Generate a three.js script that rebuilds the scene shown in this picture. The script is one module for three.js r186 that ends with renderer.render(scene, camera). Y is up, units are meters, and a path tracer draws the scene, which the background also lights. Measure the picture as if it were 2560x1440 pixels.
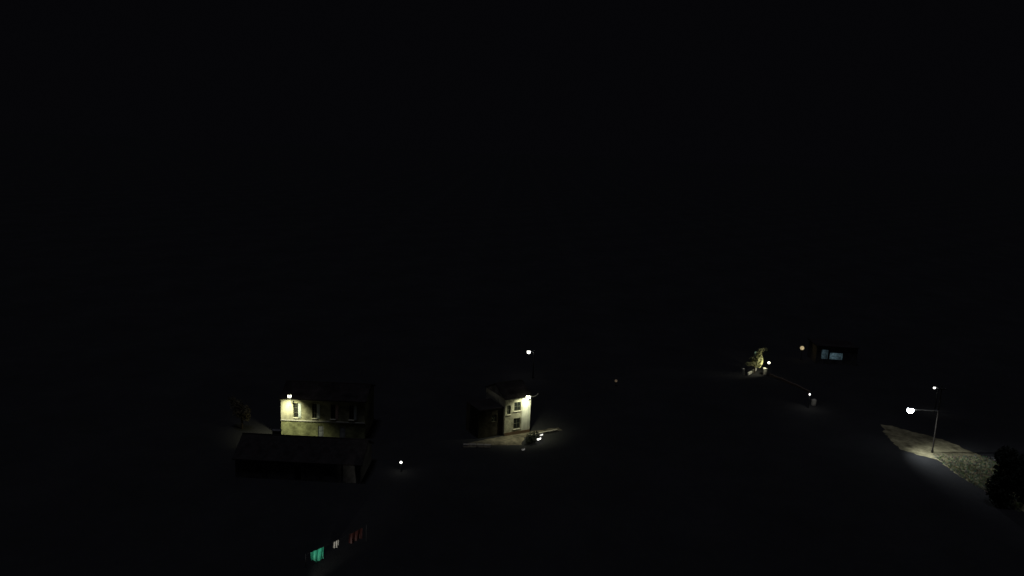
import * as THREE from 'three';
import { mergeGeometries } from 'three/addons/utils/BufferGeometryUtils.js';
import { RoundedBoxGeometry } from 'three/addons/geometries/RoundedBoxGeometry.js';

// ---------------------------------------------------------------- camera, sky, added ground fill, exposure
const scene = new THREE.Scene();
const camera = new THREE.PerspectiveCamera(39.6, 1024 / 576, 0.5, 6000);
camera.position.set(0, 52, 0);
camera.rotation.order = 'YXZ';
camera.rotation.set(THREE.MathUtils.degToRad(-10.5), 0, THREE.MathUtils.degToRad(2.5));

const renderer = new THREE.WebGLRenderer({ antialias: true });
renderer.setSize(1024, 576);
renderer.toneMapping = THREE.LinearToneMapping;
renderer.toneMappingExposure = 1;
renderer.shadowMap.enabled = true;

{ // an even, overcast night sky
  const W = 8, H = 4, d = new Float32Array(W * H * 4);
  for (let i = 0; i < W * H; i++) d.set([0.0017, 0.0017, 0.0023, 1], i * 4);
  const t = new THREE.DataTexture(d, W, H, THREE.RGBAFormat, THREE.FloatType);
  t.mapping = THREE.EquirectangularReflectionMapping;
  t.magFilter = t.minFilter = THREE.LinearFilter;
  t.needsUpdate = true;
  scene.background = t; scene.environment = t;
}
const groundFill = new THREE.DirectionalLight(new THREE.Color(0.74, 0.77, 1), 0.21);  // weak overhead fill, added to lift the dark ground to the sky tone
groundFill.position.set(-10, 260, -110); groundFill.target.position.set(20, 0, -140); groundFill.castShadow = true; groundFill.shadow.radius = 20;
Object.assign(groundFill.shadow.camera, { left: -200, right: 200, top: 200, bottom: -200, far: 900 });
scene.add(groundFill, groundFill.target);

// ---------------------------------------------------------------- helpers
let seed = 20250;
const rnd = () => { seed = (seed * 1664525 + 1013904223) >>> 0; return seed / 4294967296; };
const rr = (a, b) => a + (b - a) * rnd();
const taken = {};
function numbered(n) { taken[n] = (taken[n] ?? -1) + 1; return taken[n] ? `${n}_${String(taken[n]).padStart(3, '0')}` : n; }
function thing(name, label, category, [x, y, z], turn = 0, group) {
  const o = new THREE.Group(); o.name = numbered(name); scene.add(o);
  o.position.set(x, y, z); o.rotation.y = turn; o.userData = { label, category };
  if (group) o.userData.group = group;
  return o;
}
function part(name, g, m, parent, label) {
  const geo = Array.isArray(g) ? mergeGeometries(g.map(q => { const c = q.index ? q.toNonIndexed() : q; for (const k of Object.keys(c.attributes)) if (!['position', 'normal', 'uv'].includes(k)) c.deleteAttribute(k); return c; })) : g;
  const o = new THREE.Mesh(geo, m); o.name = name; o.castShadow = o.receiveShadow = true; parent.add(o);
  if (label) o.userData.label = label;
  return o;
}
function struct(name, g, m) { const o = part(numbered(name), g, m, scene); o.userData.kind = 'structure'; return o; }
const bx = (w, h, d, x = 0, y = 0, z = 0, r = 0.02) => new RoundedBoxGeometry(w, h, d, 1, Math.min(r, w / 3, h / 3, d / 3)).translate(x, y, z);
const cyl = (r0, r1, h, x = 0, y = 0, z = 0, n = 12) => new THREE.CylinderGeometry(r1, r0, h, n).translate(x, y + h / 2, z);
const tube = (pts, r, n = 24) => new THREE.TubeGeometry(new THREE.CatmullRomCurve3(pts.map(p => new THREE.Vector3(...p))), n, r, 8);

// value noise textures (grain and stains of the materials themselves)
function noiseTex(n, oct, lo, hi, tint, repeat, salt, srgb = true) {
  const base = (s, gx, gy, g) => { let h = Math.imul((gx % g + g) % g, 374761393) + Math.imul((gy % g + g) % g, 668265263) + Math.imul(s, 974711); h = Math.imul(h ^ (h >>> 13), 1274126177); return ((h ^ (h >>> 16)) >>> 0) / 4294967296; };
  const d = new Uint8Array(n * n * 4);
  for (let y = 0; y < n; y++) for (let x = 0; x < n; x++) {
    let v = 0, a = 0, w = 1;
    for (const g of oct) {
      const fx = x / n * g, fy = y / n * g, ix = Math.floor(fx), iy = Math.floor(fy), u = fx - ix, t = fy - iy, su = u * u * (3 - 2 * u), st = t * t * (3 - 2 * t);
      v += w * ((base(salt + g, ix, iy, g) * (1 - su) + base(salt + g, ix + 1, iy, g) * su) * (1 - st) + (base(salt + g, ix, iy + 1, g) * (1 - su) + base(salt + g, ix + 1, iy + 1, g) * su) * st);
      a += w; w *= 0.75;
    }
    v = lo + (hi - lo) * v / a;
    d.set([255 * v * tint[0], 255 * v * tint[1], 255 * v * tint[2], 255].map(q => Math.min(255, q)), (y * n + x) * 4);
  }
  const t = new THREE.DataTexture(d, n, n); t.wrapS = t.wrapT = THREE.RepeatWrapping; t.magFilter = THREE.LinearFilter; t.minFilter = THREE.LinearMipmapLinearFilter; t.generateMipmaps = true;
  t.repeat.set(repeat, repeat); if (srgb) t.colorSpace = THREE.SRGBColorSpace; t.needsUpdate = true; return t;
}
const grain = noiseTex(256, [4, 9, 20, 47, 90], 0.55, 1.15, [1, 1, 1], 0.25, 3);
const coarse = noiseTex(256, [3, 7, 16, 40], 0.3, 1.2, [1, 1, 1], 0.12, 11);
const broad = noiseTex(256, [5, 11, 27, 60, 101], 0.8, 1.0, [1, 1, 1], 0.021, 57);
const bump = noiseTex(256, [16, 40, 90], 0, 1, [1, 1, 1], 0.5, 23, false);
const mat = (r, g, b, rough = 0.9, o = {}) => new THREE.MeshPhysicalMaterial({ color: new THREE.Color().setRGB(r, g, b), roughness: rough, specularIntensity: rough > 0.92 ? 0.15 : 0.8, ...o });
const M = {
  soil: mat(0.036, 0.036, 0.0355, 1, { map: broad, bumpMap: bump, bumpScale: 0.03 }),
  gravel: mat(0.37, 0.33, 0.19, 1, { map: coarse, bumpMap: bump, bumpScale: 0.02 }),
  paving: mat(0.22, 0.19, 0.135, 0.95, { map: coarse, bumpMap: bump, bumpScale: 0.01 }),
  turf: mat(0.4, 0.42, 0.31, 1, { map: coarse, bumpMap: bump, bumpScale: 0.05 }),
  blade: mat(0.3, 0.32, 0.21, 0.96),
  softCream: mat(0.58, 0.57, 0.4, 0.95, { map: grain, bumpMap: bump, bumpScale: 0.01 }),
  greenish: mat(0.4, 0.4, 0.25, 0.95, { map: coarse, bumpMap: bump, bumpScale: 0.012 }),
  greyPlaster: mat(0.62, 0.62, 0.52, 0.95, { map: coarse, bumpMap: bump, bumpScale: 0.012 }),
  cream: mat(0.82, 0.8, 0.62, 0.95, { map: grain, bumpMap: bump, bumpScale: 0.01 }),
  olive: mat(0.44, 0.47, 0.24, 0.95, { map: coarse, bumpMap: bump, bumpScale: 0.012 }),
  plaster: mat(0.47, 0.45, 0.34, 0.95, { map: coarse, bumpMap: bump, bumpScale: 0.01 }),
  offWhite: mat(0.68, 0.67, 0.58, 0.95, { map: grain, bumpMap: bump, bumpScale: 0.008 }),
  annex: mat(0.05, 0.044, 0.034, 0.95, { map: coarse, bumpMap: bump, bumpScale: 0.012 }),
  fieldWall: mat(0.24, 0.18, 0.13, 0.95, { map: coarse }),
  brown: mat(0.16, 0.1, 0.06, 0.9, { map: coarse }),
  stone: mat(0.5, 0.46, 0.38, 0.95, { map: coarse, bumpMap: bump, bumpScale: 0.015 }),
  tile: mat(0.04, 0.034, 0.032, 0.95, { map: coarse }),
  oldTile: mat(0.042, 0.037, 0.034, 0.95, { map: grain }),
  darkwall: mat(0.17, 0.165, 0.16, 0.95, { map: coarse }),
  glass: mat(0.012, 0.014, 0.012, 0.25),
  frame: mat(0.1, 0.1, 0.07, 0.7),
  shutterPale: mat(0.55, 0.62, 0.56, 0.8, { map: grain }),
  shutterPink: mat(0.6, 0.42, 0.38, 0.8, { map: grain }),
  doorGrey: mat(0.5, 0.54, 0.56, 0.7, { map: grain }),
  wood: mat(0.03, 0.026, 0.022, 0.95, { map: coarse }),
  steel: mat(0.36, 0.37, 0.38, 0.6, { map: grain }),
  darkSteel: mat(0.018, 0.019, 0.02, 0.6),
  bark: mat(0.07, 0.055, 0.04, 0.95, { map: coarse }),
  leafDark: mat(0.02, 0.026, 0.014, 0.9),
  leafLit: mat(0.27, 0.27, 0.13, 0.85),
  leafBrown: mat(0.12, 0.1, 0.055, 0.9),
  teal: mat(0.03, 0.36, 0.22, 0.6, { map: grain }),
  red: mat(0.05, 0.012, 0.01, 0.6, { map: grain }),
  pale: mat(0.4, 0.385, 0.35, 0.7, { map: grain }),
  rubber: mat(0.02, 0.02, 0.02, 0.9),
};
const glow = (r, g, b, k) => new THREE.MeshStandardMaterial({ color: 0x111111, emissive: new THREE.Color().setRGB(r, g, b), emissiveIntensity: k, roughness: 0.5 });

// ---------------------------------------------------------------- ground, roads, paths
function sheet(pts, y, uvScale = 1) {
  const s = new THREE.Shape(pts.map(([x, z]) => new THREE.Vector2(x, -z)));
  return new THREE.ShapeGeometry(s).rotateX(-Math.PI / 2).translate(0, y, 0);
}
{
  const g = new THREE.PlaneGeometry(6000, 6000, 60, 60).rotateX(-Math.PI / 2);
  const uv = g.attributes.uv; for (let i = 0; i < uv.count; i++) uv.setXY(i, uv.getX(i) * 6000, uv.getY(i) * 6000);
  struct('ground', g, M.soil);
}
function ragged(pts, amp, step) {            // an outline with an uneven, worn edge
  const out = [];
  pts.forEach((p, i) => {
    const q = pts[(i + 1) % pts.length], L = Math.hypot(q[0] - p[0], q[1] - p[1]), n = Math.max(1, Math.round(L / step));
    for (let k = 0; k < n; k++) out.push([p[0] + (q[0] - p[0]) * k / n + rr(-amp, amp), p[1] + (q[1] - p[1]) * k / n + rr(-amp, amp)]);
  });
  return out;
}
struct('road', sheet(ragged([[74, -150.5], [72.6, -147], [71.6, -141], [71.5, -137.2], [73.4, -135.4], [76, -133.2], [75.9, -129.5], [76.2, -126], [77, -121.6], [79.5, -111], [88, -112], [87.5, -124], [86.2, -133], [82.6, -143.2], [77.6, -147.6], [75.6, -150.2]], 0.3, 0.7), 0.006), M.gravel);
struct('forecourt', sheet(ragged([[-4.2, -133.1], [4.6, -138.3], [9.6, -141], [10.3, -139.6], [4.8, -136.4], [3.4, -135.2], [2.8, -131.6], [-1.5, -131], [-5.6, -130.6], [-6.6, -131.2]], 0.15, 0.7), 0.006), M.paving);
{ // grass tufts of the verge
  const blades = [];
  for (let k = 0; k < 5; k++) { const g = new THREE.ConeGeometry(0.03, rr(0.16, 0.32), 3); g.translate(0, 0.1, 0); g.rotateZ(rr(-0.5, 0.5)); g.rotateY(rr(0, 6)); g.translate(rr(-0.12, 0.12), 0, rr(-0.12, 0.12)); blades.push(g.toNonIndexed()); }
  const spots = [];
  const inside = (x, z) => x > 76.1 + Math.max(0, z + 126) * 0.15 && z > -136 + rnd() * rnd() * 9 && z < -116 + (x - 80) * -1.5 && x < 87 && z < -112;
  while (spots.length < 3400) { const x = rr(75, 87.5), z = rr(-137, -111); if (inside(x, z)) spots.push([x, z]); }
  const im = new THREE.InstancedMesh(mergeGeometries(blades), M.blade, spots.length);
  const m = new THREE.Matrix4(), c = new THREE.Color();
  spots.forEach(([x, z], i) => { const s = rr(0.6, 1.5); m.makeRotationY(rr(0, 6)).scale(new THREE.Vector3(s, s, s)).setPosition(x, 0, z); im.setMatrixAt(i, m); im.setColorAt(i, c.setRGB(rr(0.6, 1.3), rr(0.7, 1.2), rr(0.6, 1.3))); });
  im.name = 'grass'; im.castShadow = im.receiveShadow = true; scene.add(im);
  im.userData = { kind: 'stuff', label: 'rough grass growing over the lower right end of the lamplit gravel road', category: 'grass' };
}

// ---------------------------------------------------------------- houses
function wallShape(w, h, holes, depth) {
  const s = new THREE.Shape([[0, 0], [w, 0], [w, h], [0, h]].map(p => new THREE.Vector2(...p)));
  for (const o of holes) s.holes.push(new THREE.Path([[o.x, o.y], [o.x, o.y + o.h], [o.x + o.w, o.y + o.h], [o.x + o.w, o.y]].map(p => new THREE.Vector2(...p))));
  return new THREE.ExtrudeGeometry(s, { depth, bevelEnabled: false }).translate(0, 0, -depth);
}
function gable(w, d, y, rise, over, m, root) {          // ridge along x
  const s = new THREE.Shape([[over, 0], [-d / 2, rise], [-d - over, 0], [-d - over, -0.16], [-d / 2, rise - 0.17], [over, -0.16]].map(p => new THREE.Vector2(...p)));
  const g = new THREE.ExtrudeGeometry(s, { depth: w + 2 * over, bevelEnabled: false }).rotateY(Math.PI / 2);
  // the shape's x axis now runs along -z: mirror it back by turning about the ridge
  g.rotateY(Math.PI).translate(w + over, y + 0.16, 0);
  const roof = part('roof', g, m, root);
  const tri = x => new THREE.ExtrudeGeometry(new THREE.Shape([[0, 0], [d / 2, rise * 0.97], [d, 0]].map(p => new THREE.Vector2(...p))), { depth: 0.3, bevelEnabled: false }).rotateY(Math.PI / 2).translate(x, y - 0.01, 0);
  part('gable_wall', tri(0.001), M.darkwall, root); part('gable_wall', tri(w - 0.301), M.darkwall, root);
  const n = Math.round((w + 2 * over) / 0.6), caps = [];
  for (let i = 0; i < n; i++) caps.push(new THREE.CylinderGeometry(0.12, 0.14, 0.58, 8).rotateZ(Math.PI / 2).translate(-over + (i + 0.5) * (w + 2 * over) / n, y + rise + 0.15, -d / 2));
  part('ridge_cap', caps, m, roof);
  return roof;
}
function windowPart(o, root, frameM = M.frame, cols = 2, rows = 2) {
  const t = 0.07, z = -0.16, f = [bx(o.w, t, 0.09, o.x + o.w / 2, o.y + t / 2, z), bx(o.w, t, 0.09, o.x + o.w / 2, o.y + o.h - t / 2, z), bx(t, o.h - 2 * t, 0.09, o.x + t / 2, o.y + o.h / 2, z), bx(t, o.h - 2 * t, 0.09, o.x + o.w - t / 2, o.y + o.h / 2, z)];
  for (let i = 1; i < cols; i++) f.push(bx(0.05, o.h - 2 * t, 0.07, o.x + o.w * i / cols, o.y + o.h / 2, z));
  for (let j = 1; j < rows; j++) f.push(bx(o.w - 2 * t, 0.04, 0.05, o.x + o.w / 2, o.y + o.h * j / rows, z + 0.002));
  const w = part('window', f, frameM, root);
  for (let i = 0; i < cols; i++) for (let j = 0; j < rows; j++) part('pane', new THREE.BoxGeometry(o.w / cols - 0.05, o.h / rows - 0.05, 0.02).translate(o.x + o.w * (i + 0.5) / cols, o.y + o.h * (j + 0.5) / rows, z - 0.01), o.glass ?? M.glass, w);
  return w;
}
function slats(name, w, h, x, y, z, m, root, label) {    // a louvred shutter leaf
  const g = [bx(0.06, h, 0.05, x + 0.03, y + h / 2, z), bx(0.06, h, 0.05, x + w - 0.03, y + h / 2, z), bx(w - 0.12, 0.07, 0.05, x + w / 2, y + 0.035, z), bx(w - 0.12, 0.07, 0.05, x + w / 2, y + h - 0.035, z)];
  const n = Math.floor((h - 0.2) / 0.12);
  for (let i = 0; i < n; i++) g.push(new THREE.BoxGeometry(w - 0.12, 0.11, 0.018).rotateX(-0.4).translate(x + w / 2, y + 0.14 + (i + 0.5) * (h - 0.24) / n, z));
  return part(name, g, m, root, label);
}

{ // house A: tall cream house, lit at its left end
  const w = 14.4, d = 9, h = 6.7, floor = 2.95;
  const r = thing('cream_house', 'tall cream house with long shuttered windows, lit brightest at its left end', 'house', [-38.71, 0, -130.9], 0.005);
  const up = [{ x: 2.15, y: 0.5, w: 0.8, h: 2.6 }, { x: 5.35, y: 0.5, w: 0.8, h: 2.6 }, { x: 8.55, y: 0.5, w: 0.8, h: 2.6 }, { x: 11.7, y: 0.5, w: 0.8, h: 2.6 }];
  const low = [{ x: 6.35, y: 0, w: 0.95, h: 2.15 }, { x: 10.1, y: 0, w: 0.95, h: 2.15 }];
  part('wall', [wallShape(w, h - floor, up, 0.35).translate(0, floor, 0), bx(0.35, h, d - 0.35, 0.175, h / 2, -0.35 - (d - 0.35) / 2, 0.01), bx(0.35, h, d - 0.35, w - 0.175, h / 2, -0.35 - (d - 0.35) / 2, 0.01), bx(w - 0.7, h, 0.35, w / 2, h / 2, -d + 0.175, 0.01)], M.greenish, r);
  part('corner_strip', bx(2.06, h - floor - 0.3, 0.06, 1.03, floor + 0.1 + (h - floor - 0.3) / 2, 0.031, 0.015), M.softCream, r, 'paler corner strip');  // left corner strip, slightly paler than the wall beside it
  part('lower_wall', wallShape(w, floor, low, 0.347), M.olive, r, 'olive plaster lower wall');
  part('string_course', [bx(w + 0.1, 0.2, 0.1, w / 2, floor, 0.052, 0.02)], M.greyPlaster, r);
  part('cornice', [bx(w + 0.2, 0.16, 0.16, w / 2, h - 0.09, 0.082, 0.03)], M.greenish, r);
  up.forEach((o, i) => {
    const q = { ...o, y: o.y + floor }; windowPart(q, r, M.frame, 2, 3);
    slats('shutter', 0.5, o.h, o.x + o.w + 0.02, q.y, 0.04, i === 2 ? M.shutterPink : M.shutterPale, r, i === 2 ? 'pinkish open shutter' : undefined);
    part('window_sill', bx(o.w + 0.2, 0.09, 0.2, o.x + o.w / 2, q.y - 0.05, 0.06), M.cream, r);
  });
  low.forEach(o => { part('door', [bx(o.w, o.h, 0.06, o.x + o.w / 2, o.h / 2, -0.1, 0.01), bx(o.w - 0.3, 0.75, 0.03, o.x + o.w / 2, 0.55, -0.06, 0.01), bx(o.w - 0.3, 0.8, 0.03, o.x + o.w / 2, 1.55, -0.06, 0.01)], M.doorGrey, r, 'grey panelled door'); });
  part('roof_slab', bx(w - 0.7, 0.15, d - 0.7, w / 2, h - 0.2, -d / 2, 0.01), M.darkwall, r);
  gable(w, d, h + 0.002, 1.7, 0.25, M.tile, r);
}
{ // unlit low house in front of it
  const w = 19, d = 8.5, h = 2.9;
  const r = thing('low_house', 'unlit low house with a dark pitched roof in front of the lit cream house', 'house', [-40.6, 0, -113.6], -0.02);
  part('wall', [wallShape(w, h, [{ x: 3, y: 0.9, w: 1.2, h: 1.2 }, { x: 9, y: 0, w: 1, h: 2.1 }, { x: 13.5, y: 0.9, w: 1.2, h: 1.2 }], 0.3), bx(0.3, h, d - 0.3, 0.15, h / 2, -0.3 - (d - 0.3) / 2, 0.01), bx(0.3, h, d - 0.3, w - 0.15, h / 2, -0.3 - (d - 0.3) / 2, 0.01), bx(w - 0.6, h, 0.3, w / 2, h / 2, -d + 0.15, 0.01)], M.darkwall, r);
  windowPart({ x: 3, y: 0.9, w: 1.2, h: 1.2 }, r); windowPart({ x: 13.5, y: 0.9, w: 1.2, h: 1.2 }, r);
  part('door', bx(1, 2.1, 0.06, 9.5, 1.05, -0.12, 0.01), M.wood, r);
  const roof = gable(w, d, h + 0.002, 2.3, 0.35, M.oldTile, r);
  part('chimney', [bx(1.2, 1.6, 0.6, 4.9, h + 2.25, -d / 2 - 0.3, 0.03), bx(1.4, 0.12, 0.75, 4.9, h + 3.1, -d / 2 - 0.3, 0.02)], M.darkwall, roof);
}
{ // house B
  const w = 5.2, d = 7.5, h = 6.75, turn = 0.506;
  const r = thing('corner_house', 'two storey plastered house with a paler corner strip beside its dark windows', 'house', [-0.29, 0, -135.51], turn);
  const op = [{ x: 1.85, y: 4.35, w: 1.4, h: 1.65 }, { x: 1.85, y: 1.0, w: 1.4, h: 2.0 }, { x: 0.45, y: 3.9, w: 0.7, h: 1.7 }];
  part('wall', [wallShape(w, h, op, 0.35), bx(0.35, h, d - 0.35, 0.175, h / 2, -0.35 - (d - 0.35) / 2, 0.01), bx(0.35, h, d - 0.35, w - 0.175, h / 2, -0.35 - (d - 0.35) / 2, 0.01), bx(w - 0.7, h, 0.35, w / 2, h / 2, -d + 0.175, 0.01)], M.plaster, r);
  part('corner_strip', bx(1.75, h - 0.55, 0.06, w - 0.875, (h + 0.55) / 2, 0.031, 0.02), M.offWhite, r, 'whitewashed corner strip');  // stretch between windows and corner, paler than the plaster
  part('plinth', bx(w + 0.06, 0.55, 0.1, w / 2, 0.275, 0.055, 0.02), M.brown, r, 'brown base course');
  op.forEach(o => { windowPart(o, r); part('window_sill', bx(o.w + 0.24, 0.1, 0.24, o.x + o.w / 2, o.y - 0.052, 0.05), M.stone, r); });
  part('roof_slab', bx(w - 0.7, 0.15, d - 0.7, w / 2, h - 0.1, -d / 2, 0.01), M.darkwall, r);
  const roof = gable(w, d, h + 0.002, 1.8, 0.22, M.tile, r);
  part('gutter', new THREE.CylinderGeometry(0.07, 0.07, w + 0.4, 8).rotateZ(Math.PI / 2).translate(w / 2, h + 0.06, 0.3), M.darkSteel, roof);
}
{ // brick annex left of house B
  const w = 5.5, d = 5, h = 5.1;
  const r = thing('brick_annex', 'dim reddish annex adjoining the left side of the plastered corner house', 'building', [-4.85, 0, -133.6], 0.506);
  const o = { x: 2.6, y: 2.7, w: 1, h: 1.3 };
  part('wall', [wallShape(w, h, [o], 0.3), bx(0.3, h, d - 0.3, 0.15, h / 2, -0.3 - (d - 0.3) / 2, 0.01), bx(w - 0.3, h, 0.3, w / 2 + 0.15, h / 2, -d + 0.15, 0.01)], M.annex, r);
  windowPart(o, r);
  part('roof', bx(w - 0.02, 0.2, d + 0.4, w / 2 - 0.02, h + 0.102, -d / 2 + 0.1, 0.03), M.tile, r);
}
{ // far house with the bluish window
  const w = 10, d = 7, h = 4.4;
  const r = thing('dark_house', 'dark far house whose wide window glows dim blue behind two panes', 'house', [77.1, 0, -195.1], -0.06);
  const o = { x: 1.2, y: 1.15, w: 5.4, h: 2.5 };
  part('wall', [wallShape(w, h, [o], 0.3), bx(0.3, h, d - 0.3, 0.15, h / 2, -0.3 - (d - 0.3) / 2, 0.01), bx(0.3, h, d - 0.3, w - 0.15, h / 2, -0.3 - (d - 0.3) / 2, 0.01), bx(w - 0.6, h, 0.3, w / 2, h / 2, -d + 0.15, 0.01)], M.darkwall, r);
  const t = 0.08, z = -0.15;
  const f = part('window', [bx(o.w, t, 0.1, o.x + o.w / 2, o.y + t / 2, z), bx(o.w, t, 0.1, o.x + o.w / 2, o.y + o.h - t / 2, z), bx(t, o.h - 2 * t, 0.1, o.x + t / 2, o.y + o.h / 2, z), bx(t, o.h - 2 * t, 0.1, o.x + o.w - t / 2, o.y + o.h / 2, z), bx(0.42, o.h - 2 * t, 0.12, o.x + 1.9, o.y + o.h / 2, z)], M.darkSteel, r);
  const curtain = noiseTex(128, [4, 9, 17], 0.2, 1.15, [1, 1, 1], 1, 71);
  const lit = k => { const m = glow(0.55, 0.92, 1.1, k); m.emissiveMap = curtain; return m; };
  part('pane', new THREE.BoxGeometry(1.6, o.h - 2 * t, 0.02).translate(o.x + 0.88, o.y + o.h / 2, z), lit(0.06), f, 'dimmer narrow lit pane');
  part('pane', new THREE.BoxGeometry(3.1, 1.65, 0.02).translate(o.x + 3.72, o.y + t + 0.83, z), lit(0.115), f, 'brighter wide lit pane');
  part('blind', bx(3.1, o.h - 2 * t - 1.65, 0.03, o.x + 3.72, o.y + o.h - t - (o.h - 2 * t - 1.65) / 2, z, 0.005), mat(0.1, 0.12, 0.13), f);
  part('roof', bx(w + 0.5, 0.22, d + 0.5, w / 2, h + 0.112, -d / 2, 0.03), M.tile, r);
}

// ---------------------------------------------------------------- low walls
function lowWall(name, label, pts, h, t, blockL, m) {
  const r = thing(name, label, 'wall', [pts[0][0], 0, pts[0][1]]);
  for (let i = 0; i + 1 < pts.length; i++) {
    const [x0, z0] = pts[i], [x1, z1] = pts[i + 1], L = Math.hypot(x1 - x0, z1 - z0), n = Math.max(1, Math.round(L / blockL)), a = -Math.atan2(z1 - z0, x1 - x0);
    for (let k = 0; k < n; k++) {
      const u = (k + 0.5) / n, hh = h * rr(0.9, 1.08);
      part('stone', bx(L / n - rr(0.03, 0.08), hh, t * rr(0.92, 1.05), 0, hh / 2, 0, 0.05).rotateY(a + rr(-0.03, 0.03)).translate(x0 + (x1 - x0) * u - pts[0][0], 0, z0 + (z1 - z0) * u - pts[0][1]), m, r);
    }
  }
  return r;
}
lowWall('stone_wall', 'low stone wall running right from the forecourt of the corner house', [[4.2, -135.6], [9.4, -139.0]], 0.42, 0.4, 1.1, M.stone);
lowWall('stone_wall', 'low wall of pale blocks running left from the forecourt of the corner house', [[-7.2, -129.6], [-4.9, -129.9], [-2.4, -130.0]], 0.5, 0.5, 1.2, M.stone);
const gw = lowWall('garden_wall', 'short whitewashed garden wall running back beneath the lamplit tree', [[56.1, -181.2], [57.8, -183.7], [59.6, -186.2]], 0.65, 0.35, 1.5, M.offWhite);
lowWall('garden_wall', 'brownish low wall running down to the right from the white gate post', [[61.5, -181.9], [63.2, -178.5], [65.2, -173.5], [66.4, -169]], 0.5, 0.35, 1.4, M.fieldWall);
function post(label, x, z, w, h, m) {
  const r = thing('gate_post', label, 'gate post', [x, 0, z]);
  part('shaft', bx(w, h, w, 0, h / 2, 0, 0.04), m, r); part('cap', [bx(w + 0.14, 0.1, w + 0.14, 0, h + 0.051, 0, 0.03), new THREE.ConeGeometry(w * 0.7, 0.22, 4).rotateY(Math.PI / 4).translate(0, h + 0.2, 0)], m, r);
}
post('bright white gate post right beneath the lamp by the lit tree', 60.5, -182.6, 0.75, 1.45, M.offWhite);
post('small white post at the left end of the whitewashed garden wall', 55.2, -181.9, 0.5, 1.3, M.offWhite);
post('pale post standing just below the small lamp on the right', 64.2, -160.9, 0.75, 1.15, M.pale);

// ---------------------------------------------------------------- trees and shrubs
function leafGeo(blobs, n, size) {
  const pos = [], nor = [], tot = blobs.reduce((s, b) => s + b[3] * b[4] * b[5], 0), v = new THREE.Vector3(), q = new THREE.Quaternion(), e = new THREE.Euler();
  for (const [bx0, by0, bz0, rx, ry, rz] of blobs) {
    const k = Math.round(n * rx * ry * rz / tot);
    for (let i = 0; i < k; i++) {
      const a = rr(0, 6.283), c = rr(-1, 1), s = Math.sqrt(1 - c * c), R = Math.pow(rnd(), 0.45);
      const cx = bx0 + rx * R * s * Math.cos(a), cy = by0 + ry * R * c, cz = bz0 + rz * R * s * Math.sin(a);
      q.setFromEuler(e.set(rr(-1.3, 1.3), rr(0, 6.283), rr(-0.8, 0.8)));
      const L = size * rr(0.6, 1.3), W = L * 0.5;
      const p = [[-L, 0, 0], [0, 0, -W], [L, 0.1 * L, 0], [0, 0, W]].map(t => v.set(...t).applyQuaternion(q).toArray().map((w, j) => w + [cx, cy, cz][j]));
      const nn = v.set(0, 1, 0).applyQuaternion(q).toArray();
      for (const j of [0, 2, 1, 0, 3, 2]) { pos.push(...p[j]); nor.push(...nn); }
    }
  }
  const g = new THREE.BufferGeometry();
  g.setAttribute('position', new THREE.Float32BufferAttribute(pos, 3)); g.setAttribute('normal', new THREE.Float32BufferAttribute(nor, 3));
  return g;
}
function tree(name, label, x, z, blobs, n, size, leafM, trunkH, cat = 'tree') {
  const r = thing(name, label, cat, [x, 0, z]);
  const limbs = [tube([[0, -0.1, 0], [0.05, trunkH * 0.5, 0.03], [0, trunkH, 0]], 0.14 + trunkH * 0.02, 8)];
  for (const b of blobs) limbs.push(tube([[0, trunkH * 0.85, 0], [b[0] * 0.5, (b[1] + trunkH) / 2, b[2] * 0.5], [b[0] * 0.9, b[1], b[2] * 0.9]], 0.06, 8));
  part('trunk', limbs, M.bark, r);
  const lm = leafM.clone(); lm.side = THREE.DoubleSide;
  part('crown', leafGeo(blobs, n, size), lm, r);
}
tree('leafy_tree', 'leafy green tree lit by a lamp at its right side above a whitewashed garden wall', 58.2, -183.3, [[0.4, 2.6, 0, 1.5, 1.2, 1.4], [0.6, 4.2, -0.2, 0.9, 1.2, 0.9], [1.1, 5.4, -0.3, 0.7, 0.8, 0.7], [-1.3, 2.5, 0.4, 1.0, 0.55, 0.9], [1.2, 3.5, 0.2, 0.7, 0.8, 0.8], [-0.6, 3.5, -0.2, 0.8, 0.5, 0.8], [2.1, 5.9, -0.6, 0.8, 0.4, 0.7]], 1900, 0.2, M.leafLit, 1.8);
tree('round_tree', 'faint brownish tree in the dark left of the cream house', -46.4, -133.6, [[0, 3.1, 0, 1.6, 1.3, 1.5], [-1, 4.2, -0.3, 1.2, 1.0, 1.2], [0.8, 2.4, 0.5, 1, 0.8, 1], [-1.9, 5, -0.6, 0.8, 0.7, 0.8]], 1500, 0.17, M.leafBrown, 1.7);
tree('dark_shrub', 'dark shrub right of the forecourt, in front of the low stone wall', 4.6, -133.2, [[0, 0.8, 0, 1.1, 0.9, 1], [0.8, 0.9, -0.9, 0.9, 0.8, 0.9], [-0.5, 0.6, 0.8, 0.8, 0.6, 0.8]], 1100, 0.12, M.leafDark, 0.4, 'shrub');

tree('dark_tree', 'dark leafy tree at the right edge hiding the end of the lamplit gravel road', 76.2, -115.6, [[-0.2, 2.8, 0, 2, 2.2, 1.8], [0.6, 5.4, 0.2, 2.1, 2, 1.8], [0.2, 7.8, 0, 1.7, 1.7, 1.5], [2.2, 4, 0.6, 2, 2.2, 1.7], [0.2, 1.2, 0.3, 1.8, 1.3, 1.5], [2.9, 6.5, 0.2, 1.8, 1.9, 1.5], [3.6, 2.4, 0.2, 1.6, 2, 1.5]], 9000, 0.24, M.leafDark, 2);

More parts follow.
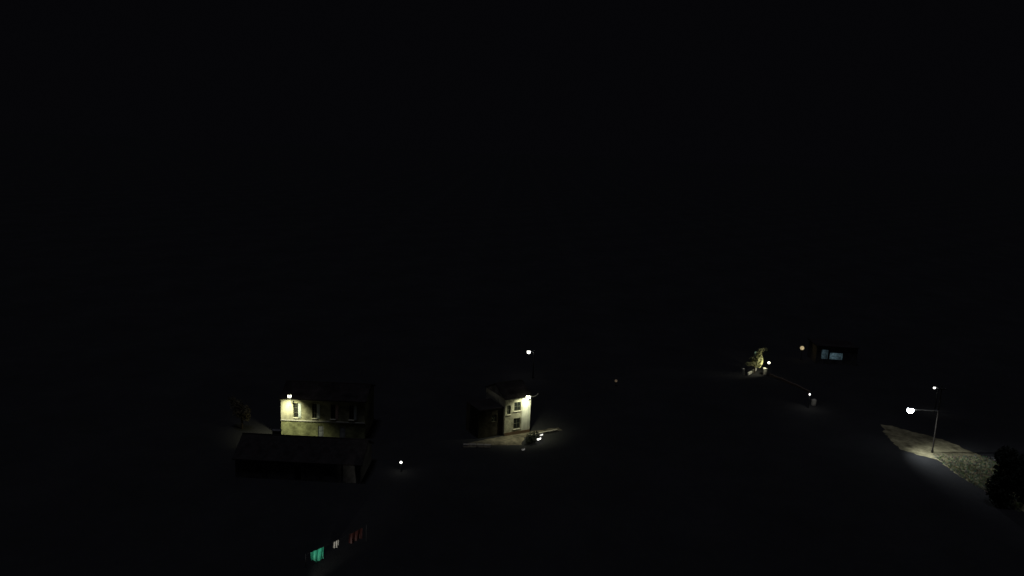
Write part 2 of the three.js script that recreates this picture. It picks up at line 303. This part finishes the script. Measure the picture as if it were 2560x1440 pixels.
// ---------------------------------------------------------------- lamps
// a street lamp: pole at (px, pz), curved arm, head over (hx, hy, hz)
function streetLamp(label, [px, pz], poleH, [hx, hy, hz], size, col, power, { aim, angle = 1.25, pen = 0.5, glowK = 9, steel = M.steel, wooden = false, drop = 0 } = {}) {
  const r = thing('street_lamp', label, 'street lamp', [px, 0, pz]);
  const dx = hx - px, dz = hz - pz, L = Math.hypot(dx, dz), a = -Math.atan2(dz, dx);
  part('pole', [cyl(0.13, wooden ? 0.1 : 0.075, poleH, 0, 0, 0), cyl(0.2, 0.18, 0.5, 0, 0, 0)], wooden ? M.wood : M.darkSteel, r);
  if (wooden) {
    const c = part('crossarm', bx(1.6, 0.12, 0.1, 0, poleH - 0.5, 0.13), M.wood, r);
    for (const s of [-0.65, 0, 0.65]) part('insulator', new THREE.LatheGeometry([[0.02, 0], [0.06, 0.02], [0.045, 0.08], [0.07, 0.1], [0.04, 0.18], [0.01, 0.2]].map(p => new THREE.Vector2(...p)), 10).translate(s, poleH - 0.44, 0.13), M.pale, c);
  }
  const dirx = dx / L, dirz = dz / L, y0 = Math.min(poleH - 0.15, hy - drop), ex = dx - dirx * size * 1.1, ez = dz - dirz * size * 1.1;
  part('arm', tube([[0, y0, 0], [ex * 0.3, y0 + (hy - y0) * 0.4 + 0.05, ez * 0.3], [ex * 0.7, hy + 0.14, ez * 0.7], [ex, hy + 0.16, ez]], 0.1), steel, r);
  const head = new THREE.Group();
  const shell = new THREE.SphereGeometry(1, 20, 10, 0, Math.PI * 2, 0, Math.PI / 2).scale(size * 0.75, size * 0.3, size * 0.6).rotateY(a).translate(dx, hy + size * 0.62, dz);
  const hd = part('lamp_head', [shell, new THREE.CylinderGeometry(0.1, 0.1, size * 0.6, 8).rotateZ(Math.PI / 2).rotateY(a).translate(ex, hy + 0.16, ez)], M.steel, r);
  part('lamp_glass', new THREE.SphereGeometry(1, 20, 14).scale(size * 0.9, size * 0.86, size * 0.86).rotateY(a).translate(dx, hy, dz), glow(...col, glowK), hd);
  const l = new THREE.SpotLight(new THREE.Color().setRGB(...col), power, 0, angle, pen, 2);
  l.position.set(dx, hy - size * 0.85 - 0.06, dz); l.castShadow = true; l.shadow.radius = 8;
  const t = aim ? [aim[0] - px, aim[1], aim[2] - pz] : [dx, 0, dz];
  l.target.position.set(...t); r.add(l, l.target);
  return r;
}
{ // bracket lamp on the cream house
  const col = [1, 0.98, 0.66], size = 0.36, hx = -36.58, hy = 8.06, hz = -128.6;
  const r = thing('wall_lamp', 'lamp on a long bracket at the top left of the cream house wall', 'lamp', [hx, 6.2, -130.9]);
  part('wall_plate', bx(0.2, 0.4, 0.05, 0, 0, 0.025), M.darkSteel, r);
  part('bracket', tube([[0, 0, 0.04], [0, 0.1, 0.9], [0, 1.0, 1.5], [0, 1.95, 1.6], [0, 2.26, 2.0], [0, 2.28, 2.3]], 0.05), M.darkSteel, r);
  const h = part('lamp_shade', new THREE.SphereGeometry(1, 20, 10, 0, Math.PI * 2, 0, Math.PI / 2).scale(0.3, 0.14, 0.26).translate(0, hy - 6.2 + 0.2, 2.3), M.darkSteel, r);
  part('lamp_glass', new THREE.SphereGeometry(1, 20, 14).scale(size * 0.92, size * 0.8, size * 0.85).translate(0, hy - 6.2, 2.3), glow(...col, 9), h);
  const l = new THREE.SpotLight(new THREE.Color().setRGB(...col), 260, 0, 1.02, 0.9, 2);
  l.position.set(0, hy - 6.2 - 0.37, 2.3); l.target.position.set(-1.0, -6.2, 0.2); l.castShadow = true; l.shadow.radius = 8; r.add(l, l.target);
}
{ // bracket lamp at the corner of house B
  const col = [0.97, 1, 0.7], size = 0.42, hy = 7.38, px = 4.1, py = 6.3, pz = -137.94;
  const r = thing('wall_lamp', 'lamp with a curved pale bracket at the pale corner of the plastered house', 'lamp', [px, py, pz], 0.506);
  part('wall_plate', bx(0.2, 0.4, 0.05, -0.2, 0, 0.085), M.darkSteel, r);
  const hx = -1.42, hz = 1.78;                                   // head, in the house's own directions
  part('bracket', tube([[-0.2, 0, 0.11], [-0.2, 0.1, 0.9], [-0.5, 0.8, 1.5], [hx + 0.35, hy - py + 0.12, hz]], 0.05), M.darkSteel, r);
  part('hook', tube([[hx + 0.3, hy - py + 0.1, hz], [hx + 0.9, hy - py + 0.02, hz + 0.1], [hx + 1.5, hy - py + 0.16, hz + 0.2], [hx + 1.85, hy - py + 0.5, hz + 0.3]], 0.1), M.pale, r, 'curved pale hook of the bracket');
  const h = part('lamp_shade', new THREE.SphereGeometry(1, 20, 10, 0, Math.PI * 2, 0, Math.PI / 2).scale(0.34, 0.16, 0.3).translate(hx, hy - py + 0.24, hz), M.darkSteel, r);
  part('lamp_glass', new THREE.SphereGeometry(1, 20, 14).scale(size * 0.92, size * 0.8, size * 0.85).translate(hx, hy - py, hz), glow(...col, 16), h);
  const l = new THREE.SpotLight(new THREE.Color().setRGB(...col), 100, 0, 1.2, 0.5, 2);
  l.position.set(hx, hy - py - 0.43, hz); l.target.position.set(hx - 0.1, -py, hz - 2.4); l.castShadow = true; l.shadow.radius = 8; r.add(l, l.target);
}
streetLamp('lone street lamp highest in the dark above the corner house', [5.5, -171.5], 6.5, [4.33, 5.99, -171.5], 0.42, [1, 0.98, 0.86], 1.5, { angle: 1.0 });
streetLamp('brightest bluish white street lamp on a tall utility pole over the gravel road', [76.7, -136.5], 12.4, [71.48, 7.89, -136], 0.62, [0.86, 0.93, 1], 440, { angle: 1.1, pen: 0.7, aim: [81, 0, -130], glowK: 25, wooden: true, steel: M.pale });
streetLamp('small distant lamp on a pole right of the bright bluish street lamp', [89.1, -159.9], 5.5, [88.35, 5.25, -159.9], 0.26, [1, 0.98, 0.9], 3, { angle: 1.0, glowK: 5 });

function globeLamp(name, label, [x, z], h, size, col, k, power, aim) {
  const r = thing(name, label, 'lamp', [x, 0, z]);
  part('post', [cyl(0.07, 0.05, h - size, 0, 0, 0), cyl(0.13, 0.12, 0.15, 0, 0, 0)], M.darkSteel, r);
  const c = part('collar', cyl(size * 0.55, size * 0.7, 0.1, 0, h - size - 0.04, 0), M.darkSteel, r);
  part('lamp_globe', new THREE.SphereGeometry(size, 18, 12).translate(0, h, 0), glow(...col, k), c);
  if (aim) { const l = new THREE.SpotLight(new THREE.Color().setRGB(...col), power, 0, 1.4, 0.5, 2), v = new THREE.Vector3(aim[0] - x, aim[1] - h, aim[2] - z); l.target.position.set(aim[0] - x, aim[1], aim[2] - z); v.setLength(size + 0.06); l.position.set(v.x, h + v.y, v.z); l.castShadow = true; l.shadow.radius = 6; r.add(l, l.target); }
  else if (power) { const l = new THREE.PointLight(new THREE.Color().setRGB(...col), power, 0, 2); l.position.set(0, h, size + 0.06); l.castShadow = true; r.add(l); }
  return r;
}
globeLamp('post_lamp', 'lone small globe lamp in the dark between the cream house and the stone forecourt', [-16.18, -118.07], 1.6, 0.19, [1, 1, 0.9], 4, 1.2);
globeLamp('post_lamp', 'bright small lamp at the right side of the lamplit tree', [60.85, -181.4], 3.25, 0.25, [1, 0.97, 0.74], 8, 48, [57.8, 2.6, -184.2]);
globeLamp('post_lamp', 'dim warm globe lamp between the lamplit tree and the blue window', [74.3, -197.6], 3.16, 0.5, [1, 0.78, 0.42], 0.42, 0.8);
globeLamp('post_lamp', 'tiny bright lamp just above the pale post on the right', [62.4, -158.95], 2.94, 0.16, [1, 0.98, 0.92], 5, 5);
globeLamp('post_lamp', 'faint speck of a warm lamp far off between the corner house and the lamplit tree', [23.6, -168.4], 1.18, 0.3, [1, 0.72, 0.45], 0.06, 0.05);
globeLamp('post_lamp', 'faint greenish lamp behind the top of the lamplit tree', [59.05, -186], 4.35, 0.32, [0.62, 1, 0.66], 0.16, 0.15);

function glintLamp(label, [x, z], h, len, k, power, turn) {  // glowing lamps added in place of the bright glints below the house
  const r = thing('glint_lamp', label, 'lamp', [x, 0, z], turn);
  part('post', [cyl(0.07, 0.07, h - 0.15, 0, 0, 0), cyl(0.14, 0.12, 0.08, 0, 0, 0)], M.darkSteel, r);
  const c = part('housing', bx(len * 1.05, 0.1, 0.3, 0, h + 0.2, 0, 0.04), M.darkSteel, r);
  part('lamp_glass', new THREE.CapsuleGeometry(0.2, len - 0.4, 6, 14).rotateZ(Math.PI / 2).translate(0, h, 0), glow(1, 0.99, 0.92, k), c);
  if (power) { const l = new THREE.PointLight(new THREE.Color(1, 0.99, 0.92), power, 0, 2); l.position.set(0, h, 0.28); l.castShadow = true; r.add(l); }
}
glintLamp('lower and larger of two bright glints made as added lamps below the corner house', [5.89, -133.34], 0.6, 0.95, 2.6, 0.12, 0.9);
glintLamp('upper and smaller of two bright glints made as added lamps below the corner house', [6.37, -135.51], 0.55, 0.75, 1.1, 0.06, 0.9);
glintLamp('dim glint made as an added lamp in front of the forecourt, lowest of the three', [3.11, -128.44], 0.5, 0.7, 0.11, 0.02, 0.9);

// ---------------------------------------------------------------- washing line near the bottom of the picture
const lineA = new THREE.Vector3(-23.5, 1.69, -88.95), lineB = new THREE.Vector3(-17.45, 2.22, -95.85), along = lineB.clone().sub(lineA), lineLen = along.length();
{
  const r = thing('washing_line', 'washing line strung between two thin poles and carrying three cloths', 'washing line', [lineA.x, 0, lineA.z]);
  part('pole', cyl(0.04, 0.035, lineA.y + 0.08), M.darkSteel, r);
  part('pole', cyl(0.04, 0.035, lineB.y + 0.08, along.x, 0, along.z), M.darkSteel, r);
  part('line', tube([0, 0.25, 0.5, 0.75, 1].map(t => [along.x * t, lineA.y + along.y * t - 0.1 * Math.sin(Math.PI * t), along.z * t]), 0.008, 30), M.rubber, r);
}
function hungCloth(label, t0, t1, drops, m, ph) {                 // a cloth pegged on the line, with folds and an uneven hem
  const P = t => lineA.clone().addScaledVector(along, t).add(new THREE.Vector3(0, -0.1 * Math.sin(Math.PI * t), 0));
  const a = P(t0), L = (t1 - t0) * lineLen, turn = -Math.atan2(along.z, along.x), rise = P(t1).y - a.y;
  const r = thing('hung_cloth', label, 'cloth', a.toArray(), turn);
  const nu = 40, nv = 26, g = new THREE.PlaneGeometry(1, 1, nu, nv), p = g.attributes.position;
  for (let k = 0; k < p.count; k++) {
    const u = p.getX(k) + 0.5, v = 0.5 - p.getY(k), f = u * (drops.length - 1), q = Math.min(drops.length - 2, Math.floor(f)), e = f - q;
    const drop = drops[q] * (1 - e) + drops[q + 1] * e + 0.03 * Math.sin(u * 31 + ph);
    const sag = 0.05 * Math.abs(Math.sin(u * Math.PI * 3)) * (1 - v);
    const fold = (0.03 + 0.065 * v) * Math.sin(u * 17 + ph + v * 1.3) + 0.035 * v * Math.sin(u * 39 + ph * 2);
    p.setXYZ(k, u * L * (1 - 0.06 * v * Math.sin(v * 3)) + 0.05 * v * Math.sin(u * 9 + ph), rise * u - sag - drop * v, fold);
  }
  g.computeVertexNormals();
  const mm = m.clone(); mm.side = THREE.DoubleSide;
  part('sheet', g, mm, r);
  for (const u of [0.02, 0.35, 0.66, 0.98]) part('peg', bx(0.03, 0.1, 0.04, u * L, rise * u, 0, 0.008), M.wood, r);
}
hungCloth('teal green cloth hanging from the washing line, largest and nearest', 0.075, 0.285, [1.0, 1.25, 1.7, 1.5, 1.66], M.teal, 0.4);
hungCloth('small pale cloth hanging on the line between the teal and the red cloth', 0.435, 0.53, [0.75, 0.95, 0.7], M.pale, 1.9);
hungCloth('dull red cloth at the far right end of the washing line', 0.70, 0.93, [1.2, 1.5, 1.3, 1.45], M.red, 2.7);
{ // unseen low floodlight below the frame, added to light the cloths
  const r = thing('added_flood_lamp', 'unseen low floodlight added on a short post facing the washing line', 'lamp', [-23.2, 0, -80.5]);
  part('post', cyl(0.06, 0.06, 0.7), M.darkSteel, r);
  const h = part('housing', bx(0.5, 0.36, 0.14, 0, 0.85, 0.06), M.darkSteel, r);
  part('lamp_glass', bx(0.42, 0.28, 0.03, 0, 0.85, -0.03, 0.01), glow(1, 0.97, 0.88, 3), h);
  const l = new THREE.SpotLight(new THREE.Color(1, 0.97, 0.88), 330, 0, 0.3, 1, 2); l.position.set(0, 0.9, -0.1); l.target.position.set(2.6, 2.1, -12); l.castShadow = true; r.add(l, l.target);
}

scene.traverse(o => { if (o.isMesh) o.castShadow = o.receiveShadow = true; });
renderer.render(scene, camera);
